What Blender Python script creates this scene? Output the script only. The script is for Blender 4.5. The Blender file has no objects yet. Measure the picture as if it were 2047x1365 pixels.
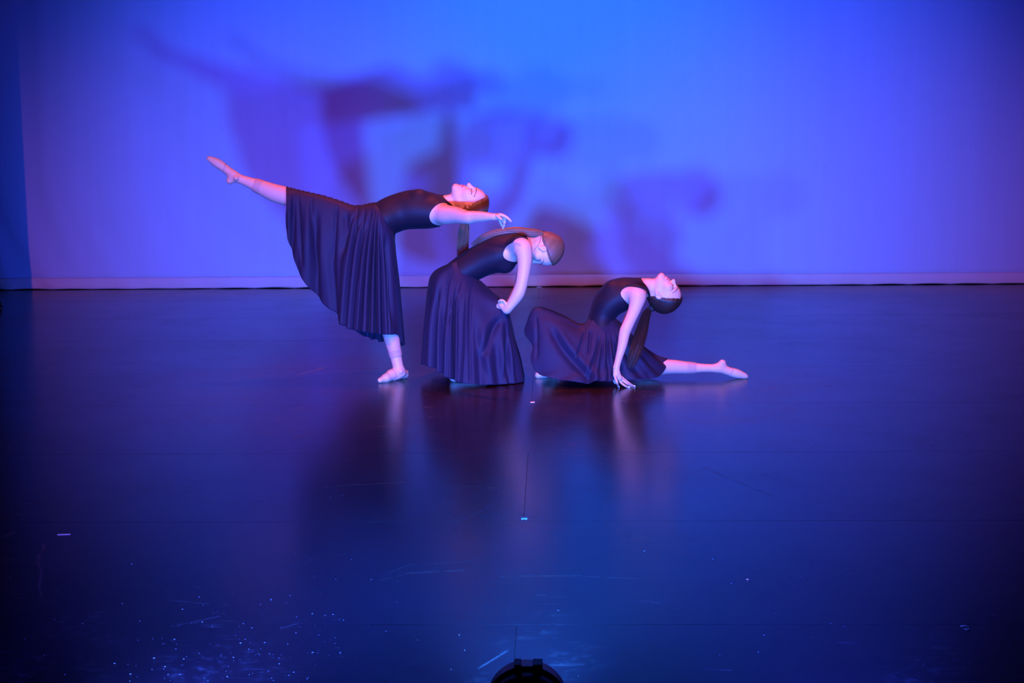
import bpy, math, random
import numpy as np
from mathutils import Matrix, Vector

# ------------------------------------------------------------------ camera
scene = bpy.context.scene
W_PX, H_PX, F_PX = 2047.0, 1365.0, 3300.0
CAM_H, PITCH, YAW, ROLL, CAM_X, CAM_D = 1.45, 0.13598, 0.02435, -0.00835, 0.1053, 8.93
CYC_Y = 5.12                                   # the backdrop hangs this far upstage of the dancers
cam_pos = np.array([CAM_X, -CAM_D, CAM_H])
_F = np.array([-math.sin(YAW) * math.cos(PITCH), math.cos(YAW) * math.cos(PITCH), -math.sin(PITCH)])
_R0 = np.array([math.cos(YAW), math.sin(YAW), 0.0])
_U0 = np.cross(_R0, _F)
_R = _R0 * math.cos(ROLL) + _U0 * math.sin(ROLL)
_U = -_R0 * math.sin(ROLL) + _U0 * math.cos(ROLL)
cam_data = bpy.data.cameras.new('camera')
cam_data.sensor_width = 36.0
cam_data.lens = F_PX / W_PX * 36.0
cam_data.clip_end = 200
cam = bpy.data.objects.new('camera', cam_data)
scene.collection.objects.link(cam)
cam.matrix_world = Matrix(((_R[0], _U[0], -_F[0], cam_pos[0]), (_R[1], _U[1], -_F[1], cam_pos[1]),
                           (_R[2], _U[2], -_F[2], cam_pos[2]), (0, 0, 0, 1)))
scene.camera = cam

# ------------------------------------------------------------------ view, world
scene.view_settings.view_transform = 'Standard'
scene.view_settings.look = 'None'
scene.view_settings.gamma = 1
scene.view_settings.use_curve_mapping = False
scene.view_settings.exposure = 0.0
world = bpy.data.worlds.new('dark_theatre')
scene.world = world
world.use_nodes = True
world.node_tree.nodes['Background'].inputs['Color'].default_value = (0.06, 0.03, 0.3, 1)
world.node_tree.nodes['Background'].inputs['Strength'].default_value = 0.02

# ------------------------------------------------------------------ stage lights
def spot(name, loc, target, color, watts, angle, blend=0.6, radius=0.08):
    d = bpy.data.lights.new(name, 'SPOT')
    d.color = color; d.energy = watts
    d.spot_size = math.radians(angle); d.spot_blend = blend; d.shadow_soft_size = radius
    o = bpy.data.objects.new(name, d)
    scene.collection.objects.link(o)
    o.location = loc
    o.rotation_euler = (Vector(target) - Vector(loc)).to_track_quat('-Z', 'Y').to_euler()
    return o

# blue wash on the backdrop, hung above and in front of it
spot('backdrop_wash', (0.3, 2.4, 6.2), (0.3, CYC_Y, 1.4), (0.01, 0.28, 1.0), 520, 46, 1.0, 0.15)
spot('backdrop_wash', (-1.7, 2.2, 6.2), (-1.5, CYC_Y, 0.5), (0.02, 0.02, 1.0), 480, 58, 1.0, 0.15)
spot('backdrop_wash', (2.4, 2.2, 6.2), (2.2, CYC_Y, 0.5), (0.02, 0.025, 1.0), 440, 58, 1.0, 0.15)
# pink wash from the front of the house, steep pink specials and a red top light on the dancers
spot('front_wash', (-2.5, -15.0, 5.2), (-2.3, CYC_Y, -1.1), (1.0, 0.22, 0.38), 2500, 22, 1.0, 0.10)
spot('front_wash', (2.7, -15.0, 5.2), (2.5, CYC_Y, -1.1), (1.0, 0.22, 0.38), 2500, 22, 1.0, 0.10)
spot('dancer_wash', (-1.6, -6.0, 5.6), (-0.6, 0.0, 0.75), (1.0, 0.24, 0.27), 1900, 27, 0.8, 0.06)
spot('dancer_wash', (2.2, -6.0, 5.6), (0.3, 0.0, 0.6), (1.0, 0.26, 0.32), 1400, 24, 0.8, 0.06)
spot('top_light', (-0.2, 1.6, 6.0), (-0.2, 0.0, 0.6), (1.0, 0.12, 0.08), 1500, 40, 0.8, 0.10)
# footlights (inside the fixtures built further down): X, Y, watts, colour
FOOTLIGHTS = [(-1.55, -5.80, 600, (0.03, 0.03, 1.0)), (-0.82, -5.75, 3100, (0.03, 0.10, 1.0)),
              (0.045, -5.355, 3500, (0.02, 0.20, 1.0)), (0.80, -5.80, 2500, (0.02, 0.06, 1.0))]

# ------------------------------------------------------------------ helpers
def at(px, py, y=0.0):
    """photograph pixel -> point of the world in the vertical plane Y = y"""
    d = _F * F_PX + _R * (px - W_PX / 2) - _U * (py - H_PX / 2)
    t = (y - cam_pos[1]) / d[1]
    return cam_pos + d * t

def ground(px, py):
    d = _F * F_PX + _R * (px - W_PX / 2) - _U * (py - H_PX / 2)
    return cam_pos + d * (-cam_pos[2] / d[2])

def side_px(P, y=0.0):
    """side-view coordinates (in pixels of the dancers' plane) of world points, seen straight along Y"""
    Q = P.copy(); Q[:, 1] = y
    Q = Q - cam_pos
    z = Q @ _F
    return np.stack([W_PX / 2 + F_PX * (Q @ _R) / z, H_PX / 2 - F_PX * (Q @ _U) / z], 1)

MPP = 9.0 / F_PX                                # metres per pixel at the dancers

def mesh_obj(name, V, F, mat=None, parent=None, smooth=True):
    me = bpy.data.meshes.new(name)
    V = np.asarray(V, np.float32)
    if isinstance(F, np.ndarray):
        n, k = F.shape
        me.vertices.add(len(V)); me.vertices.foreach_set('co', V.ravel())
        me.loops.add(n * k); me.loops.foreach_set('vertex_index', F.astype(np.int32).ravel())
        me.polygons.add(n)
        me.polygons.foreach_set('loop_start', np.arange(0, n * k, k, dtype=np.int32))
        me.update(calc_edges=True); me.validate()
    else:
        me.from_pydata([tuple(map(float, v)) for v in V], [], F)
        me.update()
    if smooth:
        me.polygons.foreach_set('use_smooth', np.ones(len(me.polygons), bool))
    o = bpy.data.objects.new(name, me)
    scene.collection.objects.link(o)
    if mat: me.materials.append(mat)
    if parent: o.parent = parent
    return o

def empty(name, loc):
    o = bpy.data.objects.new(name, None)
    o.empty_display_size = 0.1
    o.location = loc
    scene.collection.objects.link(o)
    return o

def adopt(o, parent):
    """parent keeping the world place (parents are unrotated empties or meshes at their own origin)"""
    o.parent = parent
    p = parent; off = Vector((0, 0, 0))
    while p:
        off += Vector(p.location); p = p.parent
    o.location = Vector(o.location) - off
    return o

def tag(o, label=None, category=None, group=None, kind=None):
    for k, v in (('label', label), ('category', category), ('group', group), ('kind', kind)):
        if v: o[k] = v
    return o

# ---- materials
def material(name, base, rough=0.5, **kw):
    m = bpy.data.materials.new(name); m.use_nodes = True
    b = m.node_tree.nodes['Principled BSDF']
    b.inputs['Base Color'].default_value = (*base, 1)
    b.inputs['Roughness'].default_value = rough
    for k, v in kw.items():
        b.inputs[k.replace('_', ' ')].default_value = v
    return m

class NT:
    """small node-building shorthand"""
    def __init__(s, m): s.t = m.node_tree; s.b = s.t.nodes['Principled BSDF']
    def n(s, typ, **kw):
        x = s.t.nodes.new(typ)
        for k, v in kw.items(): setattr(x, k, v)
        return x
    def l(s, a, b): s.t.links.new(a, b)
    def val(s, x, v):
        if hasattr(v, 'is_output') or isinstance(v, bpy.types.NodeSocket): s.l(v, x)
        else: x.default_value = v
    def math(s, op, a, b=0.0, c=None, clamp=False):
        x = s.n('ShaderNodeMath', operation=op); x.use_clamp = clamp
        s.val(x.inputs[0], a); s.val(x.inputs[1], b)
        if c is not None: s.val(x.inputs[2], c)
        return x.outputs[0]
    def mapping(s, vec, scale, rot=(0, 0, 0), loc=(0, 0, 0)):
        x = s.n('ShaderNodeMapping')
        x.inputs['Scale'].default_value = scale; x.inputs['Rotation'].default_value = rot; x.inputs['Location'].default_value = loc
        s.l(vec, x.inputs['Vector']); return x.outputs[0]
    def noise(s, vec, scale, detail=3, rough=0.5, dist=0.0):
        x = s.n('ShaderNodeTexNoise')
        x.inputs['Scale'].default_value = scale; x.inputs['Detail'].default_value = detail
        x.inputs['Roughness'].default_value = rough; x.inputs['Distortion'].default_value = dist
        s.l(vec, x.inputs['Vector']); return x.outputs['Fac']
    def ramp(s, fac, lo, hi):
        x = s.n('ShaderNodeMapRange'); x.clamp = True
        s.l(fac, x.inputs['Value']); x.inputs['From Min'].default_value = lo; x.inputs['From Max'].default_value = hi
        return x.outputs[0]
    def mix(s, fac, a, b):
        x = s.n('ShaderNodeMix', data_type='RGBA')
        s.val(x.inputs[0], fac)
        for i, c in ((6, a), (7, b)):
            if isinstance(c, tuple): x.inputs[i].default_value = (*c, 1)
            else: s.l(c, x.inputs[i])
        return x.outputs[2]
    def bump(s, h, strength, dist=0.01):
        x = s.n('ShaderNodeBump'); x.inputs['Strength'].default_value = strength; x.inputs['Distance'].default_value = dist
        s.l(h, x.inputs['Height']); s.l(x.outputs[0], s.b.inputs['Normal'])
        return x
    def pos(s): return s.n('ShaderNodeNewGeometry').outputs['Position']

# ---- implicit surfaces, meshed with surface nets
VOX = 0.0034
class Prim:
    def __init__(s, fn, lo, hi, k, sub=False): s.fn, s.lo, s.hi, s.k, s.sub = fn, np.asarray(lo), np.asarray(hi), k, sub

def cone(a, b, ra, rb, k=0.02, flat=1.0, axis=(0, 1, 0), sub=False):
    a = np.asarray(a, np.float32); b = np.asarray(b, np.float32); ax = np.asarray(axis, np.float32); ra, rb, flat = float(ra), float(rb), float(flat)
    ba = b - a; L = max(float(ba @ ba), 1e-12)
    def fn(P):
        pa = P - a
        t = np.clip(pa @ ba / L, 0, 1)
        w = pa - t[:, None] * ba
        d2 = np.einsum('ij,ij->i', w, w)
        if flat != 1.0:
            ws = w @ ax
            d2 = d2 + ws * ws * (1.0 / flat ** 2 - 1)
        return np.sqrt(np.maximum(d2, 1e-12)) - (ra + (rb - ra) * t)
    m = max(ra, rb) * max(1, flat)
    return Prim(fn, np.minimum(a, b) - m, np.maximum(a, b) + m, k, sub)

def cone_chain(pts, radii, flats, k):
    """a limb: round cones end to end, joined without bulging"""
    n = len(pts)
    if n > 2:
        K = np.concatenate([np.array(pts), np.array(radii)[:, None], np.array(flats)[:, None]], 1)
        e = np.concatenate([2 * K[:1] - K[1:2], K, 2 * K[-1:] - K[-2:-1]]); out = []
        m = 4
        for i in range(n - 1):
            a, b, c, d = e[i:i + 4]
            for t in np.arange(m) / m:
                out.append(0.5 * (2 * b + (c - a) * t + (2 * a - 5 * b + 4 * c - d) * t ** 2 + (3 * b - a - 3 * c + d) * t ** 3))
        K = np.array(out + [K[-1]])
        pts, radii, flats = K[:, :3], np.maximum(K[:, 3], 0.003), K[:, 4]
    parts = [cone(pts[i], pts[i + 1], radii[i], radii[i + 1], k, 0.5 * (flats[i] + flats[i + 1])) for i in range(len(pts) - 1)]
    QL = np.array([q.lo for q in parts]); QH = np.array([q.hi for q in parts])
    soft = 0.10 * float(np.mean(radii)); shift = soft * math.log(2.8)
    def fn(P):
        lo, hi = P.min(0) - 0.04, P.max(0) + 0.04
        ds = [parts[i].fn(P) for i in np.flatnonzero(((QL < hi) & (QH > lo)).all(1))]
        if not ds: return np.full(len(P), 0.2, np.float32)
        ds = np.array(ds); mn = ds.min(0)
        return mn - soft * np.log(np.exp(-(ds - mn) / soft).sum(0)) + shift
    return Prim(fn, np.min([q.lo for q in parts], 0), np.max([q.hi for q in parts], 0), float(k))

def ellipsoid(c, r, M=None, k=0.01, sub=False):
    """M: rows are the ellipsoid's axes"""
    c = np.asarray(c, np.float32); r = np.asarray(r, np.float32); M = (np.eye(3) if M is None else np.asarray(M)).astype(np.float32); k = float(k)
    def fn(P):
        q = (P - c) @ M.T
        k0 = np.sqrt(((q / r) ** 2).sum(1)); k1 = np.sqrt(((q / r ** 2) ** 2).sum(1)) + 1e-9
        return k0 * (k0 - 1) / k1
    m = r.max()
    return Prim(fn, c - m, c + m, k, sub)

def sdf(prims, P):
    P = P.astype(np.float32)
    d = np.full(len(P), 0.2, np.float32)
    for p in prims:
        e = p.fn(P)
        if p.sub:
            e = -e; h = np.maximum(p.k - np.abs(d - e), 0) / p.k
            d = np.maximum(d, e) + h * h * p.k * 0.25
        else:
            h = np.maximum(p.k - np.abs(d - e), 0) / p.k
            d = np.minimum(d, e) - h * h * p.k * 0.25
    return d

def surface(prims, vox=VOX, iso=0.0, n=16):
    add = [p for p in prims if not p.sub]
    lo = np.min([p.lo for p in add], 0) - 0.03; hi = np.max([p.hi for p in add], 0) + 0.03
    nb = np.ceil((hi - lo) / (vox * n)).astype(int)
    g = np.arange(n + 2)
    G = np.stack(np.meshgrid(g, g, g, indexing='ij'), -1).reshape(-1, 3)
    BIG = 1 << 20
    cg = np.linspace(0, n + 1, 4); CG = np.stack(np.meshgrid(cg, cg, cg, indexing='ij'), -1).reshape(-1, 3)
    keys, verts, quads = [], [], []
    m = 0.02
    PL = np.array([p.lo for p in prims]) - m; PH = np.array([p.hi for p in prims]) + m; ADD = np.array([not p.sub for p in prims])
    for bi in np.ndindex(*nb):
        i0 = np.array(bi) * n
        blo = lo + i0 * vox; bhi = blo + (n + 2) * vox
        hit = ((PL < bhi) & (PH > blo)).all(1)
        if not (hit & ADD).any(): continue
        sel = [prims[i] for i in np.flatnonzero(hit)]
        if np.abs(sdf(sel, lo + (CG + i0) * vox) - iso).min() > 0.9 * (n + 1) * vox / 3 + 0.004: continue
        D = (sdf(sel, lo + (G + i0) * vox) - iso).reshape((n + 2,) * 3)
        if D.min() > 0 or D.max() < 0: continue
        c = n + 1
        ins = D < 0
        corners = [(x, y, z) for x in (0, 1) for y in (0, 1) for z in (0, 1)]
        cnt = sum(ins[x:x + c, y:y + c, z:z + c].astype(np.int8) for x, y, z in corners)
        act = (cnt > 0) & (cnt < 8)
        idx = np.argwhere(act)
        if not len(idx): continue
        s = np.zeros((len(idx), 3)); w = np.zeros(len(idx))
        for a in range(8):
            for ax in range(3):
                o = corners[a]
                if o[ax]: continue
                q = list(o); q[ax] = 1
                da = D[idx[:, 0] + o[0], idx[:, 1] + o[1], idx[:, 2] + o[2]]
                db = D[idx[:, 0] + q[0], idx[:, 1] + q[1], idx[:, 2] + q[2]]
                cr = (da < 0) != (db < 0)
                t = np.where(cr, da / np.where(cr, da - db, 1), 0)
                pt = np.tile(np.array(o, float), (len(idx), 1)); pt[:, ax] += t
                s += pt * cr[:, None]; w += cr
        key = lambda I: ((I[:, 0] + i0[0]) * BIG + (I[:, 1] + i0[1])) * BIG + (I[:, 2] + i0[2])
        keys.append(key(idx)); verts.append(lo + (idx + i0 + s / w[:, None]) * vox)
        for ax in range(3):
            sl0 = [slice(1, n + 1)] * 3; sl1 = list(sl0); sl1[ax] = slice(2, n + 2)
            A = ins[tuple(sl0)]; B = ins[tuple(sl1)]
            for flip, msk in ((False, A & ~B), (True, B & ~A)):
                e = np.argwhere(msk) + 1
                if not len(e): continue
                u = np.zeros(3, int); v = np.zeros(3, int); u[(ax + 1) % 3] = 1; v[(ax + 2) % 3] = 1
                q = [key(e - u - v), key(e - v), key(e), key(e - u)]
                if flip: q = q[::-1]
                quads.append(np.stack(q, 1))
    K = np.concatenate(keys); V = np.concatenate(verts); Q = np.concatenate(quads)
    uk, first = np.unique(K, return_index=True)
    return V[first], np.searchsorted(uk, Q)

def grad_normals(prims, V, e=0.002):
    N = np.zeros_like(V)
    for a in range(3):
        d = np.zeros(3); d[a] = e
        N[:, a] = sdf(prims, V + d) - sdf(prims, V - d)
    return N / (np.linalg.norm(N, axis=1, keepdims=True) + 1e-12)

def mesh_normals(V, Q):
    N = np.zeros_like(V)
    a, b, c, d = (V[Q[:, i]] for i in range(4))
    fn = np.cross(c - a, d - b)
    for i in range(4): np.add.at(N, Q[:, i], fn)
    return N / (np.linalg.norm(N, axis=1, keepdims=True) + 1e-12)

def clip_shell(V, Q, N, g, off, rim=-0.002):
    """the part of a surface where g > 0, lifted by off along the normals, with an edge turned back to the surface"""
    off = np.broadcast_to(np.asarray(off, float), (len(V),)).copy()
    T = np.concatenate([Q[:, [0, 1, 2]], Q[:, [0, 2, 3]]])
    gi = g[T] > 0
    c = gi.sum(1)
    full = T[c == 3]
    P = V + N * off[:, None]; R = V + N * rim
    newP, newR, table = [], [], {}
    base = len(V)
    def cut(i, j):
        k = (i, j) if i < j else (j, i)
        if k not in table:
            i2, j2 = k; t = g[i2] / (g[i2] - g[j2])
            table[k] = base + len(newP)
            newP.append(P[i2] + (P[j2] - P[i2]) * t); newR.append(R[i2] + (R[j2] - R[i2]) * t)
        return table[k]
    tris = [full]; extra = []; border = []
    for t, m in zip(T[(c == 1) | (c == 2)].tolist(), gi[(c == 1) | (c == 2)].tolist()):
        s = sum(m)
        if s == 1:
            i = m.index(True); a, b, d = t[i], t[(i + 1) % 3], t[(i + 2) % 3]
            x, y = cut(a, b), cut(a, d); extra.append((a, x, y)); border.append((x, y))
        else:
            i = m.index(False); a, b, d = t[i], t[(i + 1) % 3], t[(i + 2) % 3]
            x, y = cut(a, b), cut(a, d); extra += [(x, b, d), (x, d, y)]; border.append((y, x))
    allP = np.concatenate([P, np.array(newP).reshape(-1, 3)]); nP = len(allP)
    rimv = np.array(newR).reshape(-1, 3)
    T2 = np.concatenate([full, np.array(extra, int).reshape(-1, 3)])
    rt = []
    for x, y in border:
        xr, yr = x - base + nP, y - base + nP
        rt += [(y, x, xr), (y, xr, yr)]
    T2 = np.concatenate([T2, np.array(rt, int).reshape(-1, 3)])
    A = np.concatenate([allP, rimv])
    used = np.unique(T2); remap = np.full(len(A), -1); remap[used] = np.arange(len(used))
    return A[used], remap[T2]

def crom(pts, n, closed=False):
    """Catmull-Rom through pts, n samples evenly spread along the curve"""
    p = np.asarray(pts, float)
    if closed: p = np.concatenate([p[-1:], p, p[:2]])
    else: p = np.concatenate([2 * p[:1] - p[1:2], p, 2 * p[-1:] - p[-2:-1]])
    out = []
    for i in range(len(p) - 3):
        t = np.linspace(0, 1, 24, endpoint=False)[:, None]
        a, b, c, d = p[i:i + 4]
        out.append(0.5 * (2 * b + (c - a) * t + (2 * a - 5 * b + 4 * c - d) * t ** 2 + (3 * b - a - 3 * c + d) * t ** 3))
    o = np.concatenate(out + [p[-2:-1]])
    s = np.concatenate([[0], np.cumsum(np.linalg.norm(np.diff(o, axis=0), axis=1))])
    q = np.linspace(0, s[-1], n + (1 if closed else 0))[:n]
    return np.stack([np.interp(q, s, o[:, i]) for i in range(o.shape[1])], 1)

def poly_sd(P, poly):
    """signed distance to a polygon in 2D, positive inside"""
    A = np.asarray(poly, float); B = np.roll(A, -1, 0)
    d = np.full(len(P), 1e9); ins = np.zeros(len(P), bool)
    for a, b in zip(A, B):
        e = b - a; w = P - a
        t = np.clip(w @ e / (e @ e + 1e-12), 0, 1)
        q = w - t[:, None] * e
        d = np.minimum(d, (q ** 2).sum(1))
        c = (a[1] > P[:, 1]) != (b[1] > P[:, 1])
        ins ^= c & (P[:, 0] < (b[0] - a[0]) * (P[:, 1] - a[1]) / (b[1] - a[1] + 1e-12) + a[0])
    return np.where(ins, 1, -1) * np.sqrt(d)

def tube(path, radii, sides=8, cap=True):
    path = np.asarray(path, float); n = len(path)
    radii = np.broadcast_to(np.asarray(radii, float), (n,))
    T = np.gradient(path, axis=0); T /= np.linalg.norm(T, axis=1, keepdims=True) + 1e-12
    up = np.array([0, 0, 1.0]) if abs(T[0][2]) < 0.9 else np.array([0, 1.0, 0])
    V = []
    x = np.cross(up, T[0]); x /= np.linalg.norm(x)
    for i in range(n):
        x = x - T[i] * (x @ T[i]); x /= np.linalg.norm(x) + 1e-12
        y = np.cross(T[i], x)
        for s in range(sides):
            a = 2 * math.pi * s / sides
            V.append(path[i] + (x * math.cos(a) + y * math.sin(a)) * radii[i])
    F = [(i * sides + s, i * sides + (s + 1) % sides, (i + 1) * sides + (s + 1) % sides, (i + 1) * sides + s)
         for i in range(n - 1) for s in range(sides)]
    if cap:
        F += [tuple(range(sides))[::-1], tuple((n - 1) * sides + s for s in range(sides))]
    return V, F

def merge(parts):
    V, F = [], []
    for v, f in parts:
        b = len(V); V += list(v); F += [tuple(i + b for i in q) for q in f]
    return V, F

def box(x0, x1, y0, y1, z0, z1):
    V = [(x, y, z) for z in (z0, z1) for y in (y0, y1) for x in (x0, x1)]
    return V, [(0, 2, 3, 1), (4, 5, 7, 6), (0, 1, 5, 4), (2, 6, 7, 3), (0, 4, 6, 2), (1, 3, 7, 5)]

def bevel(o, w=0.003, seg=2):
    m = o.modifiers.new('bevel', 'BEVEL'); m.width = w; m.segments = seg; m.limit_method = 'ANGLE'
    return o

def lathe(profile, sides=32, axis_m=None):
    """profile of (r, h) turned about the local Z axis"""
    V, F = [], []
    n = len(profile)
    for r, h in profile:
        for s in range(sides):
            a = 2 * math.pi * s / sides
            V.append((r * math.cos(a), r * math.sin(a), h))
    for i in range(n - 1):
        for s in range(sides):
            F.append((i * sides + s, i * sides + (s + 1) % sides, (i + 1) * sides + (s + 1) % sides, (i + 1) * sides + s))
    F += [tuple(range(sides))[::-1], tuple((n - 1) * sides + s for s in range(sides))]
    return V, F

# ------------------------------------------------------------------ the stage
M = {}
def floor_material():
    m = material('painted_hardboard', (0.012, 0.010, 0.013), 0.3, Specular_IOR_Level=0.3)
    t = NT(m); p = t.pos()
    grain = t.noise(t.mapping(p, (6, 60, 1)), 3.0, 4, 0.6)
    blot = t.noise(p, 1.1, 4, 0.6)
    # fine scratches: thin level lines of stretched noise, in three directions
    scr = None
    for i, (rot, sc) in enumerate(((0.25, (0.9, 9, 1)), (-0.5, (0.8, 8, 1)), (1.0, (0.7, 7, 1)))):
        f = t.noise(t.mapping(p, sc, (0, 0, rot), (i * 7.3, i * 3.1, 0)), 1.3, 2, 0.5, 0.4)
        d = t.math('ABSOLUTE', t.math('SUBTRACT', f, 0.5))
        line = t.math('SUBTRACT', 1.0, t.ramp(d, 0.0, 0.004))
        patch = t.ramp(t.noise(t.mapping(p, (1, 1, 1), (0, 0, 0), (i * 11.0, 5, 0)), 2.6, 3, 0.6), 0.58, 0.72)
        line = t.math('MULTIPLY', line, patch)
        scr = line if scr is None else t.math('MAXIMUM', scr, line)
    # the long scuffs: (x0, y0, x1, y1, width) on the floor
    sx = t.n('ShaderNodeSeparateXYZ'); t.l(p, sx.inputs[0])
    wob = t.math('MULTIPLY', t.math('SUBTRACT', t.noise(p, 1.7, 2), 0.5), 0.10)
    X = t.math('ADD', sx.outputs[0], wob); Y = t.math('ADD', sx.outputs[1], wob)
    brk = t.ramp(t.noise(p, 14.0, 4, 0.7), 0.30, 0.62)
    for a, b, w in SCUFFS:
        A = ground(*a); B = ground(*b); ex, ey = B[0] - A[0], B[1] - A[1]; L = ex * ex + ey * ey
        wx = t.math('SUBTRACT', X, float(A[0])); wy = t.math('SUBTRACT', Y, float(A[1]))
        h = t.math('ADD', t.math('MULTIPLY', wx, ex / L), t.math('MULTIPLY', wy, ey / L), clamp=True)
        dx = t.math('SUBTRACT', wx, t.math('MULTIPLY', h, ex)); dy = t.math('SUBTRACT', wy, t.math('MULTIPLY', h, ey))
        d = t.math('SQRT', t.math('ADD', t.math('MULTIPLY', dx, dx), t.math('MULTIPLY', dy, dy)))
        s = t.math('MULTIPLY', t.math('SUBTRACT', 1.0, t.ramp(d, 0.0, w)), brk)
        scr = t.math('MAXIMUM', scr, t.math('MULTIPLY', s, 0.8))
    # dusty patches and specks
    dust = t.math('MULTIPLY', t.ramp(t.noise(p, 2.2, 6, 0.7), 0.50, 0.75), t.ramp(t.noise(p, 23, 4, 0.7), 0.48, 0.72))
    v = t.n('ShaderNodeTexVoronoi'); v.inputs['Scale'].default_value = 16.0; t.l(p, v.inputs['Vector'])
    speck = t.math('SUBTRACT', 1.0, t.ramp(v.outputs['Distance'], 0.03, 0.06))
    sepc = t.n('ShaderNodeSeparateColor'); t.l(v.outputs['Color'], sepc.inputs[0])
    speck = t.math('MULTIPLY', speck, t.math('GREATER_THAN', sepc.outputs[0], 0.82))
    col = t.mix(t.ramp(blot, 0.35, 0.7), (0.009, 0.004, 0.006), (0.019, 0.008, 0.011))
    col = t.mix(t.math('MULTIPLY', dust, 0.5), col, (0.14, 0.12, 0.14))
    col = t.mix(t.math('MULTIPLY', scr, 0.5), col, (0.22, 0.17, 0.18))
    col = t.mix(t.math('MULTIPLY', speck, 0.6), col, (0.5, 0.46, 0.46))
    t.l(col, t.b.inputs['Base Color'])
    r = t.math('ADD', 0.15, t.math('MULTIPLY', blot, 0.10))
    r = t.math('ADD', r, t.math('MULTIPLY', grain, 0.06))
    r = t.math('ADD', r, t.math('MULTIPLY', t.math('MAXIMUM', scr, dust), 0.15))
    t.l(r, t.b.inputs['Roughness'])
    t.bump(grain, 0.06, 0.002)
    return m

SCUFFS = [((640, 975), (822, 963), 0.012), ((850, 968), (990, 975), 0.008), ((890, 1055), (985, 1010), 0.006),
          ((765, 1158), (830, 1143), 0.012), ((830, 1143), (930, 1138), 0.014), ((1010, 1150), (1160, 1150), 0.013),
          ((1160, 1150), (1270, 1160), 0.009), ((765, 1150), (820, 1128), 0.006), ((820, 1128), (990, 1118), 0.006),
          ((90, 1088), (68, 1130), 0.008), ((68, 1130), (84, 1190), 0.008), ((340, 1200), (412, 1207), 0.007),
          ((545, 1148), (620, 1118), 0.010), ((620, 1118), (690, 1108), 0.010), ((330, 1255), (432, 1233), 0.008),
          ((380, 1140), (440, 1130), 0.009), ((960, 1335), (1010, 1302), 0.006), ((1400, 935), (1545, 992), 0.014),
          ((1270, 1073), (1330, 1078), 0.015), ((555, 1258), (590, 1247), 0.008), ((0, 1078), (40, 1062), 0.010),
          ((330, 1015), (430, 1003), 0.008), ((1408, 1336), (1460, 1340), 0.008), ((645, 735), (600, 748), 0.02)]
M['floor'] = floor_material()
M['black_sub'] = material('black_subfloor', (0.004, 0.004, 0.005), 0.9)
M['black_paint'] = material('black_wall_paint', (0.006, 0.006, 0.007), 0.9)

SEAM0 = 4.201
floor = mesh_obj('floor', *box(-9, 9, -7.2, 7.2, -0.30, -0.0075), M['black_sub'], smooth=False)
tag(floor, 'black painted hardboard stage floor', 'floor', kind='structure')
panel_mesh = {}
rng = random.Random(4)
for n in range(-2, 9):
    y1 = SEAM0 - 1.22 * n
    off = 0.0 if n % 2 == 1 else 1.22
    for k in range(-4, 4):
        x0 = k * 2.44 + off
        if x0 > 7.4 or x0 + 2.44 < -7.4: continue
        key = 1 if abs(x0) < .01 else 2 if abs(x0 + 2.44) < .01 else 0
        if key not in panel_mesh:
            o = mesh_obj('panel', *box(0.0008 if key == 1 else 0.0001, 2.44 - (0.0008 if key == 2 else 0.0001), -1.2185, -0.0015, -0.0065, 0), M['floor'], smooth=False)
            panel_mesh[key] = o.data
        else:
            o = bpy.data.objects.new('panel', panel_mesh[key]); scene.collection.objects.link(o)
        o.location = (x0, y1, -rng.random() * 0.0003)
        o.parent = floor

wall = mesh_obj('wall_back', *box(-9, 9, 7.2, 7.4, -0.3, 8), M['black_paint'], smooth=False)
tag(wall, 'black back wall behind the backdrop', 'wall', kind='structure')

# backdrop cloth
def cloth_material(name, base):
    m = material(name, base, 0.85)
    t = NT(m); p = t.pos()
    weave = t.noise(t.mapping(p, (40, 40, 3)), 3.0, 3, 0.6)
    streak = t.noise(t.mapping(p, (5, 1, 0.22)), 2.2, 4, 0.55)
    f = t.math('ADD', t.math('MULTIPLY', streak, 0.10), t.math('MULTIPLY', weave, 0.05))
    t.l(t.mix(t.ramp(f, 0.04, 0.11), tuple(c * 0.93 for c in base), base), t.b.inputs['Base Color'])
    t.b.inputs['Specular IOR Level'].default_value = 0.15
    return m
M['cyc'] = cloth_material('sky_blue_muslin', (0.60, 0.62, 0.80))
M['hem'] = cloth_material('canvas_hem', (0.84, 0.60, 0.60))
HEM_H = 0.088
def cyc_y(X, Z):
    left = np.clip((-3.7 - X) / 1.0, 0, 1)
    mid = 0.0025 + 0.003 * np.clip((-1.5 - X) / 2.5, 0, 1)
    low = np.clip(1 - Z / 1.1, 0, 1)
    bend = 0.5 * low ** 2.2
    a = mid * (np.sin((X - bend) * 13 + 0.5) + 0.6 * np.sin((X - bend) * 22.7 + 1.3)) * (0.5 + 0.5 * low)
    b = left * (0.02 * np.sin((X - bend * 0.7) * 17.0) + 0.006 * np.sin((X - bend) * 29 + 1)) * (0.6 + 0.4 * low)
    return CYC_Y + a + b - 0.02 * low ** 3
def cyc_grid(x0, x1, nx, z0, z1, nz, front=0.0, bulge=0.0, scallop=0.0):
    xs = np.linspace(x0, x1, nx); zs = np.linspace(0, 1, nz)
    X, T = np.meshgrid(xs, zs, indexing='ij')
    bot = z0 + scallop * np.abs(np.sin(X * 9.0)) * (0.6 + 0.4 * np.sin(X * 2.3))
    Z = bot + (z1 - bot) * T
    Y = cyc_y(X, Z) - front - bulge * np.sin(np.pi * T)
    V = np.stack([X, Y, Z], -1).reshape(-1, 3)
    i = np.arange((nx - 1) * nz).reshape(nx - 1, nz)[:, :-1].ravel()
    return V, np.stack([i, i + nz, i + nz + 1, i + 1], 1)
drop = empty('backdrop_cloth', (0, CYC_Y, 0))
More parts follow.
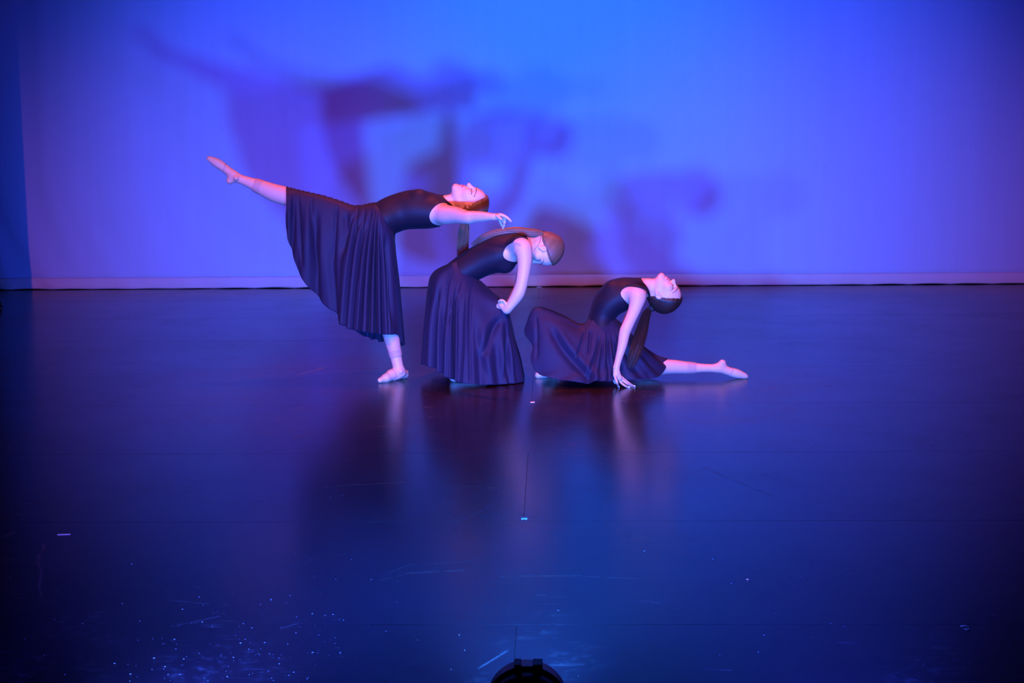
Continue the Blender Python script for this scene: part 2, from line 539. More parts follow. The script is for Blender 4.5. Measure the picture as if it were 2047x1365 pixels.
tag(drop, 'wide pale blue fabric backdrop hanging across the back of the stage', 'backdrop')
c = mesh_obj('cloth', *cyc_grid(-7.5, 7.5, 900, 0.06, 7.6, 90), M['cyc']); adopt(c, drop)
s = c.modifiers.new('thickness', 'SOLIDIFY'); s.thickness = 0.003; s.offset = 1
h = mesh_obj('hem', *cyc_grid(-7.5, 7.5, 1200, 0.004, 0.012 + HEM_H, 8, 0.006, 0.008, 0.006), M['hem']); adopt(h, drop)
s = h.modifiers.new('thickness', 'SOLIDIFY'); s.thickness = 0.004; s.offset = 1
tag(h, 'pale stitched hem band along the bottom edge')
pv, pf = tube(np.stack([np.linspace(-7.9, 7.9, 12), np.full(12, CYC_Y), np.full(12, 7.6)], 1), 0.03, 12)
b = mesh_obj('batten', pv, pf, material('steel_pipe', (0.15, 0.15, 0.16), 0.4, Metallic=1.0)); adopt(b, drop)

# black masking curtain at the left
M['velour'] = material('black_velour', (0.006, 0.005, 0.007), 0.95)
def masking(name, x_edge, y, width, label):
    nz, nx = 40, 140
    u = np.linspace(0, 1, nx); v = np.linspace(0, 1, nz)
    U, Vv = np.meshgrid(u, v, indexing='ij')
    Z = 0.008 + Vv * 7.5
    flare = 0.07 * np.exp(-Z / 0.05) + 0.06 * np.exp(-Z / 0.5)
    X = x_edge - U * width + flare * (1 - U) * np.sign(width)
    Y = y + 0.07 * np.sin(U * 60) * (0.7 + 0.3 * np.exp(-Z)) - 0.05 * (1 - U) * np.exp(-Z / 0.3)
    Vt = np.stack([X, Y, Z], -1).reshape(-1, 3)
    i = np.arange((nx - 1) * nz).reshape(nx - 1, nz)[:, :-1].ravel()
    o = mesh_obj(name, Vt, np.stack([i, i + nz, i + nz + 1, i + 1], 1), M['velour'])
    s = o.modifiers.new('thickness', 'SOLIDIFY'); s.thickness = 0.006
    return tag(o, label, 'curtain')
gx = ground(12, 616)
masking('masking_curtain', gx[0] - 0.125, gx[1], 2.6, 'black velour masking curtain at the left edge of the stage')

# footlight fixtures: black cans on yokes along the stage edge, aimed upstage
M['black_metal'] = material('black_powder_coat', (0.012, 0.011, 0.012), 0.45)
M['lens'] = material('frosted_lens', (0.35, 0.35, 0.4), 0.2)
M['rubber'] = material('black_rubber', (0.01, 0.01, 0.01), 0.8)
def footlight(x, FOOT_Y, watts, color, label, lit=True):
    root = empty('footlight', (x, FOOT_Y, 0))
    tag(root, label, 'stage light', 'footlights along the front of the stage')
    tilt = math.radians(2)
    Rm = Matrix.Rotation(-math.pi / 2 + tilt, 3, 'X')     # local Z -> upstage, tilted up
    ctr = Vector((0, 0, 0.128))
    def place(VF): return [tuple(Rm @ Vector(v) + ctr) for v in VF[0]], VF[1]
    def part(name, VF, mat, par=root, smooth=True, bev=0):
        o = mesh_obj(name, VF[0], VF[1], mat, par, smooth)
        if bev: bevel(o, bev)
        return o
    R = 0.091
    prof = [(0.055, -0.085), (0.078, -0.078), (0.092, -0.06), (R, -0.03), (R, 0.0), (R + 0.004, 0.002), (R + 0.004, 0.014), (R, 0.016),
            (R, 0.06), (R - 0.006, 0.06), (R - 0.008, 0.03), (0.02, 0.028)]
    can = part('can', place(lathe(prof, 48)), M['black_metal'])
    part('lens', place(lathe([(R - 0.012, 0.030), (R - 0.012, 0.036), (R - 0.03, 0.040), (0.01, 0.043)], 40)), M['lens'], can)
    for sx0, sx1 in ((-0.028, -0.012), (0.014, 0.036)):   # accessory clips on top of the rim
        part('clip', place(box(sx0, sx1, -R - 0.014, -R + 0.01, -0.012, 0.03)), M['black_metal'], can, False, 0.002)
    part('control_panel', place(box(-0.035, 0.035, -0.025, 0.025, -0.092, -0.08)), M['black_metal'], can, False, 0.003)
    arc = [(R + 0.02, 0.128), (R + 0.02, 0.06), (R + 0.012, 0.02), (R - 0.01, 0.006), (0, 0.006),
           (-R + 0.01, 0.006), (-R - 0.012, 0.02), (-R - 0.02, 0.06), (-R - 0.02, 0.128)]
    path = crom([(ax, 0, az) for ax, az in arc], 40)
    tv, tf = tube(path, 0.006, 8)
    tv = [(v[0], v[1] * 3.0, v[2]) for v in tv]
    yoke = part('yoke', (tv, tf), M['black_metal'])
    for sgn in (-1, 1):
        kv, kf = lathe([(0.017, 0), (0.017, 0.012), (0.013, 0.016)], 16)
        kn = part('knob', ([(sgn * (R + 0.012 + v[2]), v[0], 0.128 + v[1]) for v in kv], kf), M['rubber'], yoke)
    cab = crom([(0, -0.07, 0.10), (0.02, -0.13, 0.03), (0.08, -0.2, 0.008), (0.3, -0.26, 0.008), (0.7, -0.24, 0.008)], 30)
    part('power_cable', tube(cab, 0.0045, 8), M['rubber'])
    if lit:
        axis = Rm @ Vector((0, 0, 1))
        p = Vector((x, FOOT_Y, 0)) + ctr + axis * 0.075
        sp = spot('footlight_beam', p, p + axis, color, watts, 50, 1.0, 0.11)
    return root
names = ['leftmost black footlight at the stage edge', 'black footlight left of the centre line at the stage edge',
         'round black footlight can at the bottom centre of the picture', 'black footlight right of the centre line at the stage edge']
for (x, fy, w, c3), nm in zip(FOOTLIGHTS, names):
    footlight(x, fy, w, c3, nm)

# ------------------------------------------------------------------ the dancers
def skin_material(name, base):
    m = material(name, base, 0.48)
    t = NT(m); p = t.pos()
    f = t.noise(p, 38, 4, 0.6)
    t.l(t.mix(t.ramp(f, 0.3, 0.7), tuple(c * 0.94 for c in base), base), t.b.inputs['Base Color'])
    t.b.inputs['Specular IOR Level'].default_value = 0.35
    return m
def fabric_material(name, base, rough, sheen):
    m = material(name, base, rough)
    t = NT(m); p = t.pos()
    t.b.inputs['Sheen Weight'].default_value = sheen
    t.b.inputs['Sheen Roughness'].default_value = 0.45
    t.b.inputs['Sheen Tint'].default_value = (0.75, 0.7, 0.8, 1)
    t.b.inputs['Specular IOR Level'].default_value = 0.18
    t.bump(t.noise(p, 700, 2), 0.05, 0.001)
    return m
def hair_material(name, dark, light):
    m = material(name, dark, 0.42)
    t = NT(m)
    uv = t.n('ShaderNodeAttribute'); uv.attribute_name = 'strand'
    f = t.noise(t.mapping(uv.outputs['Vector'], (1, 1, 1)), 1.0, 3, 0.6)
    t.l(t.mix(t.ramp(f, 0.2, 0.8), dark, light), t.b.inputs['Base Color'])
    t.b.inputs['Specular IOR Level'].default_value = 0.4
    t.bump(f, 0.5, 0.004)
    return m
M['skin'] = skin_material('fair_skin', (0.60, 0.34, 0.24))
M['tights'] = material('tan_tights', (0.50, 0.28, 0.21), 0.6)
M['cuff'] = material('rolled_tights', (0.42, 0.24, 0.19), 0.7)
M['shoe'] = material('nude_canvas_shoe', (0.56, 0.36, 0.25), 0.65)
M['elastic'] = material('nude_elastic', (0.45, 0.28, 0.22), 0.7)
M['dress'] = fabric_material('black_stretch_fabric', (0.009, 0.006, 0.012), 0.6, 0.02)
M['skirt'] = fabric_material('black_satin_jersey', (0.014, 0.0095, 0.025), 0.66, 0.02)
M['hair_brown'] = hair_material('light_brown_hair', (0.060, 0.024, 0.014), (0.23, 0.105, 0.058))
M['hair_dark'] = hair_material('dark_brown_hair', (0.010, 0.005, 0.005), (0.035, 0.016, 0.012))
M['brow'] = material('brow_hair', (0.04, 0.016, 0.012), 0.7)
M['lips'] = material('lip_colour', (0.50, 0.16, 0.16), 0.4)
M['eye_white'] = material('eye_white', (0.8, 0.78, 0.76), 0.25)
M['nail'] = material('pale_nail', (0.82, 0.78, 0.72), 0.25)
M['hair_tie'] = material('black_hair_tie', (0.01, 0.01, 0.012), 0.6)

class Dancer:
    def __init__(s, base_px, y0, label):
        b = at(base_px[0], base_px[1], y0)
        s.y0 = y0
        s.root = empty('person', (b[0], y0, 0))
        tag(s.root, label, 'person', 'dancers on the stage')
        s.prims = []
    def p(s, q): return at(q[0], q[1], s.y0 + (q[2] if len(q) > 2 else 0.0))
    def rad(s, r, y): return r * (CAM_D + s.y0 + y + 0.05) / F_PX
    def seg(s, a, b, ra, rb, k=0.02, flat=1.0, axis=(0, 1, 0)):
        ya = a[2] if len(a) > 2 else 0; yb = b[2] if len(b) > 2 else 0
        s.prims.append(cone(s.p(a), s.p(b), s.rad(ra, ya), s.rad(rb, yb), k, flat, axis))
    def chain(s, pts, k=0.02, flats=None):
        """pts: (px, py, y, r)"""
        P = [s.p(q[:3]) for q in pts]; r = [s.rad(q[3], q[2]) for q in pts]
        s.prims.append(cone_chain(P, r, flats or [1.0] * len(pts), k))
    def ball(s, c, r, k=0.02): s.seg(c, (c[0] + 0.01, c[1]) + tuple(c[2:]), r, r, k)
    # ---- head: local axes side / forward / up, in units of the head's height
    def head(s, c_px, y, u_px, f_px, hh, ear=(-.03, -.05), turn=0.0):
        c = s.p((c_px[0], c_px[1], y)); L = s.rad(hh, y)
        u = _R * u_px[0] - _U * u_px[1]; u[1] = 0; u /= np.linalg.norm(u)
        f = _R * f_px[0] - _U * f_px[1]; f[1] = 0; f -= u * (u @ f); f /= np.linalg.norm(f)
        f = f * math.cos(turn) + np.array([0, -1.0, 0]) * math.sin(turn)     # face turned a little to the audience
        sd = np.cross(f, u)
        s.hc, s.hL, s.hB = c, L, np.stack([sd, f, u])
        w = s.w2 = lambda x, yy, z: c + (sd * x + f * yy + u * z) * L
        E = lambda ctr, r, kk=0.1, sub=False, B=None: ellipsoid(w(*ctr), np.array(r) * L, s.hB if B is None else B, kk * L, sub)
        C = lambda a, b, ra, rb, kk=0.1, sub=False: cone(w(*a), w(*b), ra * L, rb * L, kk * L, sub=sub)
        s.cranium = [E((0, -.05, .14), (.325, .435, .36)), E((0, .10, .02), (.275, .285, .38), .12), E((0, -.15, -.10), (.25, .28, .25), .15)]
        H = list(s.cranium)
        H += [E((0, .12, -.15), (.25, .26, .32), .08), E((0, .19, -.32), (.175, .18, .15), .10), E((0, .315, -.43), (.075, .075, .065), .08)]
        for q in (-1, 1):
            H += [C((q * .20, .0, -.24), (q * .07, .28, -.42), .075, .06, .10),
                  E((q * .155, .26, -.08), (.10, .11, .11), .10),
                  C((q * .05, .345, .105), (q * .17, .29, .115), .05, .04, .06),
                  E((q * .125, .44, .035), (.07, .085, .045), .05, True),
                  E((q * .125, .30, .03), (.062, .075, .052), .02)]
        H += [C((0, .375, .07), (0, .47, -.095), .028, .040, .05), E((0, .43, -.115), (.052, .05, .028), .03),
              E((0, .375, -.215), (.085, .045, .028), .035), E((0, .37, -.275), (.072, .045, .03), .03),
              E((0, .42, -.244), (.085, .05, .008), .012, True)]
        s.noear = len(H)
        for q in (-1, 1):
            Bt = s.hB.copy()
            ey, ez = ear
            H += [E((q * .325, ey, ez + .02), (.045, .085, .105), .02, False, Bt), E((q * .322, ey + .02, ez - .07), (.035, .05, .06), .02, False, Bt),
                  E((q * .370, ey + .012, ez + .012), (.03, .048, .068), .012, True, Bt)]
        s.H = H
        return H
    def local(s, V): return (V - s.hc) @ s.hB.T / s.hL
    def snap(s, P, off=0.0):
        for _ in range(6):
            d = sdf(s.H, P); P = P - grad_normals(s.H, P) * (d - off)[:, None]
        return P
    def finish_body(s):
        s.V, s.Q = surface(s.prims)
        s.N = mesh_normals(s.V, s.Q)
        s.S = side_px(s.V, s.y0)
        s.body = mesh_obj('body', s.V, s.Q, M['skin']); adopt(s.body, s.root)
    def shell(s, name, g, off, mat, parent=None, rim=-0.002, label=None):
        V, T = clip_shell(s.V, s.Q, s.N, g, off, rim)
        o = mesh_obj(name, V, T, mat); adopt(o, parent or s.root)
        if label: o['label'] = label
        return o
    def face(s, eye_open=0.0):
        lo = s.local(s.V)
        g = 1 - (lo[:, 0] / .11) ** 2 - ((lo[:, 2] + .246) / .052) ** 2
        s.shell('lips', np.where((lo[:, 1] > .25) & (np.abs(lo).max(1) < 1), g, -1.0), 0.0006, M['lips'], s.body, -0.001, 'pink lips')
        for q in (-1, 1):
            tt = np.linspace(0, 1, 9)
            P = np.array([s.w2(q * (.05 + .165 * t), .45 - .22 * t * t, .112 + .028 * math.sin(t * 2.8) - .012 * t) for t in tt])
            v, f = tube(s.snap(P, 0.0004), 0.011 * s.hL * (1.15 - 0.8 * np.abs(tt - .3)), 6)
            o = mesh_obj('eyebrow', v, f, M['brow']); adopt(o, s.body)
            P = np.array([s.w2(q * (.072 + .115 * t), .42 - .16 * t * t, .022 - .022 * math.sin(t * math.pi) - .006 * t) for t in tt])
            v, f = tube(s.snap(P, 0.0006), 0.009 * s.hL * (0.6 + 0.5 * tt), 6)
            o = mesh_obj('eyelashes', v, f, M['brow']); adopt(o, s.body)
            if eye_open:
                P = np.array([s.w2(q * (.078 + .09 * t), .5 - .08 * t * t, .034) for t in tt])
                v, f = tube(s.snap(P, -0.001), 0.021 * s.hL * np.sin(np.pi * (0.15 + 0.7 * tt)), 8)
                o = mesh_obj('eye', v, f, M['eye_white']); adopt(o, s.body); o['label'] = 'white of the eye'
    def hair(s, mat, line, lift, label, tie, strands_axis):
        V, Q = surface(s.cranium, 0.003, lift)
        N = mesh_normals(V, Q); lo = s.local(V)
        zs, ys = zip(*line)
        fine = crom(list(zip(zs, ys)), 200)
        g = np.interp(lo[:, 2], fine[:, 0], fine[:, 1]) - lo[:, 1] + .006 * np.sin(lo[:, 2] * 60)
        taper = np.clip(g / 0.10, 0, 1)
        V2, T = clip_shell(V, Q, N, g, -(1 - taper) * (lift - 0.0012) * 0.85, -0.006)
        o = mesh_obj('hair', V2, T, mat); adopt(o, s.root); o['label'] = label
        # combed direction: strands run from the hairline to the tie
        l2 = s.local(V2); tl = np.array(tie)
        d = l2 - tl; r = np.linalg.norm(d, axis=1)
        a = np.array(strands_axis, float); a /= np.linalg.norm(a)
        e1 = np.cross(a, [0, 0, 1.0]) if abs(a[2]) < .9 else np.cross(a, [1.0, 0, 0]); e1 /= np.linalg.norm(e1); e2 = np.cross(a, e1)
        ang = np.arctan2(d @ e2, d @ e1)
        at_ = o.data.attributes.new('strand', 'FLOAT_VECTOR', 'POINT')
        at_.data.foreach_set('vector', np.stack([np.cos(ang) * 26, np.sin(ang) * 26, r * 1.2], 1).astype(np.float32).ravel())
        s.hair_obj = o
        return o
    def ponytail(s, path, widths, mat, n=150, seed=1, label=None, thick=0.0016, flat=0.6, spread_end=1.0):
        """path: (px, py, y); widths in metres along the path"""
        rng = np.random.default_rng(seed)
        C = crom([s.p(q) for q in path], 26)
        Wd = np.interp(np.linspace(0, 1, 26), np.linspace(0, 1, len(widths)), widths)
        T = np.gradient(C, axis=0); T /= np.linalg.norm(T, axis=1, keepdims=True)
        A = np.cross(T, [0, 1.0, 0]); A /= np.linalg.norm(A, axis=1, keepdims=True)
        Bv = np.cross(T, A)
        parts, att = [], []
        for i in range(n):
            r = math.sqrt(rng.random()); a = rng.random() * 2 * math.pi
            ph = rng.random() * 6
            end = 26 - int(rng.random() ** 1.3 * 8)
            x = r * math.cos(a) + 0.08 * np.sin(np.linspace(0, 3, 26) + ph); y = r * math.sin(a) + 0.08 * np.cos(np.linspace(0, 3, 26) + ph)
            P = C + A * (x * Wd)[:, None] + Bv * (y * Wd * flat)[:, None]
            P = P[:end]
            rr = thick * np.interp(np.linspace(0, 1, end), [0, .7, 1], [1.3, 1.1, .25])
            v, f = tube(P, rr, 5, False); parts.append((v, f)); 
            att += [(i * 0.43, i * 0.13, j * 0.05) for j in range(end) for _ in range(5)]
        # inner mass so no daylight shows through
        v, f = tube(C[:23], Wd[:23] * 0.62 * np.interp(np.linspace(0, 1, 23), [0, .8, 1], [1, .9, .2]), 14)
        c0 = C[:23].repeat(14, 0); v = np.array(v)
        v[:, 1] = c0[:, 1] + (v[:, 1] - c0[:, 1]) * flat
        parts.append((v, f)); att += [(500 + k, 3, 0) for k in range(len(v))]
        V, F = merge(parts)
        o = mesh_obj('ponytail', V, F, mat)
        at_ = o.data.attributes.new('strand', 'FLOAT_VECTOR', 'POINT')
        at_.data.foreach_set('vector', np.array(att, np.float32).ravel())
        adopt(o, s.hair_obj)
        if label: o['label'] = label
        return o
    def tie(s, q, r, direction):
        c = s.p(q); d = np.array(direction, float); d /= np.linalg.norm(d)
        e1 = np.cross(d, [0, 1, 0]); e1 /= np.linalg.norm(e1); e2 = np.cross(d, e1)
        a = np.linspace(0, 2 * math.pi, 25)
        v, f = tube(c + np.cos(a)[:, None] * e1 * r + np.sin(a)[:, None] * e2 * r, 0.0055, 8)
        o = mesh_obj('hair_tie', v, f, M['hair_tie']); adopt(o, s.hair_obj); o['label'] = 'black hair tie'
    def finger(s, pts, r0=2.9, r1=2.2, k=0.003):
        """pts: (px, py, y) root to tip"""
        n = len(pts) - 1
        s.chain([(*q, r0 + (r1 - r0) * i / n) for i, q in enumerate(pts)], k)
    def nail(s, q, toward, r=0.0055):
        c = s.p(q); d = np.array(toward, float); d /= np.linalg.norm(d)
        V, F = lathe([(r * .2, -r * 1.2), (r * .75, -r * .7), (r * .85, 0), (r * .7, r * .8), (r * .2, r * 1.3)], 10)
        e1 = np.cross(d, [0, 1, 0]); e1 /= np.linalg.norm(e1); e2 = np.cross(d, e1)
        V = [c + e1 * v[0] + e2 * v[1] + d * v[2] for v in V]
        o = mesh_obj('fingernail', V, F, M['nail']); adopt(o, s.body); o['label'] = 'pale polished fingernail'
    def skirt(s, rulings, periodic, folds, label, nu=420, nv=64, pxc=()):
        R = np.array([crom([s.p(q) for q in r], nv) for r in rulings])          # (nr, nv, 3)
        nr = len(R)
        uu = np.linspace(0, nr if periodic else nr - 1, nu, endpoint=not periodic)
        i = np.floor(uu).astype(int); t = (uu - i)[:, None, None]
        if periodic: g = lambda k: R[(i + k) % nr]
        else:
            i = np.minimum(i, nr - 2); t = (uu - i)[:, None, None]
            Rp = np.concatenate([2 * R[:1] - R[1:2], R, 2 * R[-1:] - R[-2:-1]]); g = lambda k: Rp[i + k + 1]
        a, b, c, d = g(-1), g(0), g(1), g(2)
        S = 0.5 * (2 * b + (c - a) * t + (2 * a - 5 * b + 4 * c - d) * t ** 2 + (3 * b - a - 3 * c + d) * t ** 3)
        du = np.gradient(S, axis=0); dv = np.gradient(S, axis=1)
        if periodic: du = (np.roll(S, -1, 0) - np.roll(S, 1, 0)) / 2
        N = np.cross(du, dv); N /= np.linalg.norm(N, axis=2, keepdims=True) + 1e-9
        # make normals point away from the middle of the skirt
        ctr = S.mean((0, 1)); 
        if np.einsum('ijk,ijk->', N, S - ctr) < 0: N = -N
        v = np.linspace(0, 1, nv)[None, :]; u = uu[:, None]
        disp = folds(u, v, nr)
        if pxc:                                                     # folds of the near side, traced as polylines in side view
            Sp = side_px(S.reshape(-1, 3), s.y0).reshape(*S.shape[:2], 2)
            nearside = np.clip((s.y0 + 0.02 - S[..., 1]) / 0.05, 0, 1)
            for line, w, dep in pxc:
                L = crom([(*q, 0) for q in line], 110)[:, :2]
                dd = np.full(S.shape[:2], 1e9); tt = np.zeros(S.shape[:2])
                for k_, q in enumerate(L):
                    e = ((Sp - q) ** 2).sum(-1); m_ = e < dd
                    dd = np.where(m_, e, dd); tt = np.where(m_, k_ / 109.0, tt)
                fade = np.clip(tt / .15, 0, 1) * np.clip((1 - tt) / .15, 0, 1)
                disp = disp + nearside * (0.25 + .75 * fade) * dep * np.exp(-dd / (w * w))
        S = S + N * disp[..., None]
        S[..., 2] = np.maximum(S[..., 2], 0.004)
        V = S.reshape(-1, 3)
        rows = nu if periodic else nu - 1
        ii, jj = np.meshgrid(np.arange(rows), np.arange(nv - 1), indexing='ij'); i2 = (ii + 1) % nu
        F = np.stack([ii * nv + jj, i2 * nv + jj, i2 * nv + jj + 1, ii * nv + jj + 1], -1).reshape(-1, 4)
        # outward winding
        o = mesh_obj('skirt', V, F, M['skirt']); adopt(o, s.root); o['label'] = label
        m = o.modifiers.new('thickness', 'SOLIDIFY'); m.thickness = 0.0025; m.offset = 0
        return o

def creases(u, v, spec):
    """sum of soft valleys (negative depth) and ridges: (u, slant, width, depth, v start, v full)"""
    f = 0.0
    for uc, sl, w, dep, v0, v1 in spec:
        x = (u - uc - sl * v) / w
        a = np.clip((v - v0) / (v1 - v0), 0, 1); a = a * a * (3 - 2 * a)
        f = f + dep * a * (np.exp(-x * x) - 0.35 * np.exp(-(x - 1.6) ** 2) - 0.35 * np.exp(-(x + 1.6) ** 2))
    return f

HAIRLINE = [(-.9, -1.2), (-.45, -.75), (-.33, -.42), (-.2, -.19), (-.05, -.05), (.08, .055), (.2, .165), (.3, .24), (.42, .30), (.5, .42), (.9, .7)]

# ===== dancer in a standing layout, leg kicked up to the left
d = Dancer((790, 762), 0.24, 'dancer standing on one leg, other leg kicked high, leaning far back with face up')
d.chain([(764, 439, 0, 32), (780, 431, 0, 32.5), (800, 423, 0, 33), (830, 418, 0, 36), (860, 421, 0, 32), (882, 422, 0, 25)], 0.03, [1.75, 1.5, 1.27, 1.32, 1.5, 1.9])
for q in (-1, 1): d.ball((838, 396, q * .062), 13.5, 0.035)
d.chain([(884, 412, 0, 17), (900, 404, 0, 15), (922, 402, 0, 16)], 0.03)
d.chain([(884, 427, -.10, 20), (893, 429, -.15, 19), (912, 430, -.22, 16.5), (935, 434.5, -.31, 13.2), (948, 433.5, -.34, 11.6), (965, 433, -.385, 10.3), (988, 433.5, -.44, 6.8)], 0.02)
# near hand
d.seg((988, 433.5, -.44), (1001, 432.5, -.46), 6.6, 6.6, .01, 0.75)
d.finger([(1000, 429, -.475), (1009, 432, -.485), (1016, 437, -.485), (1021.5, 442.5, -.48)], 3.5, 2.6)
d.finger([(1002, 431, -.46), (1008, 437, -.455), (1009.5, 442, -.455), (1008.5, 446, -.46)], 3.5, 2.6)
d.finger([(1000, 434, -.445), (1006, 442, -.44), (1008, 448, -.445), (1007, 452, -.45)], 3.3, 2.5)
d.finger([(997, 436, -.44), (1001, 446, -.43), (1004.5, 452, -.43), (1006.5, 456.5, -.435)], 3.0, 2.3)
d.finger([(993, 431, -.475), (999, 436, -.49), (1003, 438, -.49)], 3.4, 2.6)
# far arm, stretched away behind the head
d.chain([(884, 427, .10, 20), (893, 424, .16, 17), (915, 412, .30, 13), (938, 402, .42, 10), (952, 398, .52, 7)], 0.02)
d.seg((952, 398, .52), (958, 397, .57), 6, 6.5, .008)
for i in range(4): d.finger([(956 + i * 1.2, 395 + i * 2.5, .575), (961 + i, 396 + i * 2.4, .61), (964 + i * .6, 399 + i * 2.2, .63)], 2.8, 2.1)
d.finger([(953, 400, .54), (957, 404, .57), (961, 406, .585)], 3, 2.3)
# kicking leg
d.chain([(755, 449, .06, 26), (700, 440, .05, 20), (640, 413, .035, 16.5), (606, 402.5, .03, 15.5), (575, 393, .03, 18), (548, 385.5, .03, 17.2), (522, 374.5, .03, 14.2), (498, 364.5, .03, 10.4), (476, 356.5, .03, 8.7)], 0.02)
d.chain([(476, 356.5, .03, 8.7), (466, 349.5, .03, 9.2), (450, 336.5, .03, 8.2), (434, 326, .03, 8.6), (422, 319, .03, 5.6), (416.5, 316.5, .03, 3.4)], 0.014)
d.chain([(468, 352, .03, 8), (460, 361, .03, 8.2)], 0.02)
d.ball((472, 356, .002), 4.5, 0.012)
# standing leg
d.chain([(762, 450, -.06, 27), (766, 520, -.075, 22), (772, 585, -.09, 18), (776, 640, -.10, 17.5), (782, 672, -.11, 15.8), (788.5, 700, -.115, 13.2), (796, 734, -.12, 10.8), (799.5, 744, -.12, 10.2)], 0.02)
fz = 0.0
heel = ground(808, 756); toe = ground(760, 765)
hb = np.array([heel[0], heel[1], .024]); tb = np.array([toe[0], toe[1], .014])
mid = hb * .48 + tb * .52 + np.array([0, 0, .016]); bal = hb * .24 + tb * .76 + np.array([0, 0, .004])
ank = d.p((799.5, 744, -.12))
d.prims += [cone(ank, hb, .029, .023, .015), cone(ank + [-.02, 0, -.012], mid, .026, .026, .02), cone(mid, bal, .027, .020, .012, 1.25), cone(bal, tb, .021, .013, .012, 1.35), cone(hb, bal, .022, .018, .012, 1.15)]
d.prims.append(cone(d.p((801, 742, -.148)), d.p((801, 742.1, -.148)), .012, .012, .012))
d.prims += d.head((937, 403.5), 0, (.97, .24), (.24, -.97), 76, (.0, .04), .28)
d.H = d.prims[-len(d.H):]
d.finish_body(); d.face()
poly = [(700, 500), (700, 340), (880, 340), (886, 389), (891, 398), (897, 403), (906, 411), (903, 413), (896, 407), (890, 403.5), (879, 405.5), (869, 414), (863, 424), (862, 432), (865, 441), (872, 447), (882, 451), (890, 456), (890, 500)]
g = poly_sd(d.S, crom(poly, 170, True)); g = np.where((np.abs(d.V[:, 1] - d.y0) > .235) | ((d.S[:, 0] > 887) & (np.abs(d.V[:, 1] - d.y0) > .10) & (d.S[:, 1] < 430)), -5, g)
d.shell('bodice', g, 0.005, M['dress'], None, -0.001, 'black sleeveless bodice')
leg = np.abs(d.V[:, 1] - d.y0 - .03) < .09
lx = d.S[:, 0] + (d.S[:, 1] - 372) * 0.36
t_ = d.shell('tights', np.where(leg & (d.S[:, 1] < 440) & (lx < 640), lx - 512, -5), 0.0012, M['tights'], None, -.001, 'tan tights on the raised calf')
d.shell('tights_cuff', np.where(leg & (d.S[:, 1] < 440), np.minimum(lx - 505.5, 520.5 - lx), -5), 0.0030, M['cuff'], t_, -.001, 'rolled tights cuff')
sx = d.S[:, 0] + (d.S[:, 1] - 333) * 0.1
sh = d.shell('shoe', np.where(leg, 447.5 - sx, -5), 0.0018, M['shoe'], None, -.001, 'nude half shoe on the raised foot')
d.shell('shoe_band', np.where(leg, np.minimum(449 - sx, sx - 446.6), -5), 0.0028, M['elastic'], sh, -.001)
lowz = d.V[:, 2]
sx = d.S[:, 0] + (d.S[:, 1] - 750) * -0.35
g = np.where(lowz < .12, 788 - sx, -5)
sh = d.shell('shoe', g, 0.0018, M['shoe'], None, -.001, 'nude half shoe on the standing foot')
band = np.where(lowz < .12, 1.6 - np.abs((d.S[:, 1] - 750) + (d.S[:, 0] - 797) * .55), -5); band = np.where(d.S[:, 0] > 786, band, -5)
d.shell('shoe_strap', band, 0.0022, M['elastic'], sh, -.001, 'elastic heel strap')
cy = d.S[:, 1] + (d.S[:, 0] - 790) * 0.25
st = (d.S[:, 1] > 600) & (d.S[:, 0] > 740) & (d.S[:, 0] < 830)
t_ = d.shell('tights', np.where(st, 702 - cy, -5), 0.0012, M['tights'], None, -.001, 'tan tights on the standing calf')
d.shell('tights_cuff', np.where(st, np.minimum(cy - 694, 708 - cy), -5), 0.0032, M['cuff'], t_, -.001, 'rolled tights cuff')
d.hair(M['hair_brown'], HAIRLINE, 0.010, 'light brown hair combed back tight', (0, -.48, .10), (0, -1, .2))
d.tie((931, 437, 0), 0.017, (-.1, 0, -1))
d.ponytail([(934, 436, 0), (929, 446, .02), (926.5, 470, .06), (925, 495, .09), (924, 522, .11)], [.014, .026, .030, .032, .032], M['hair_brown'], 220, 2, 'long straight light brown ponytail hanging down')
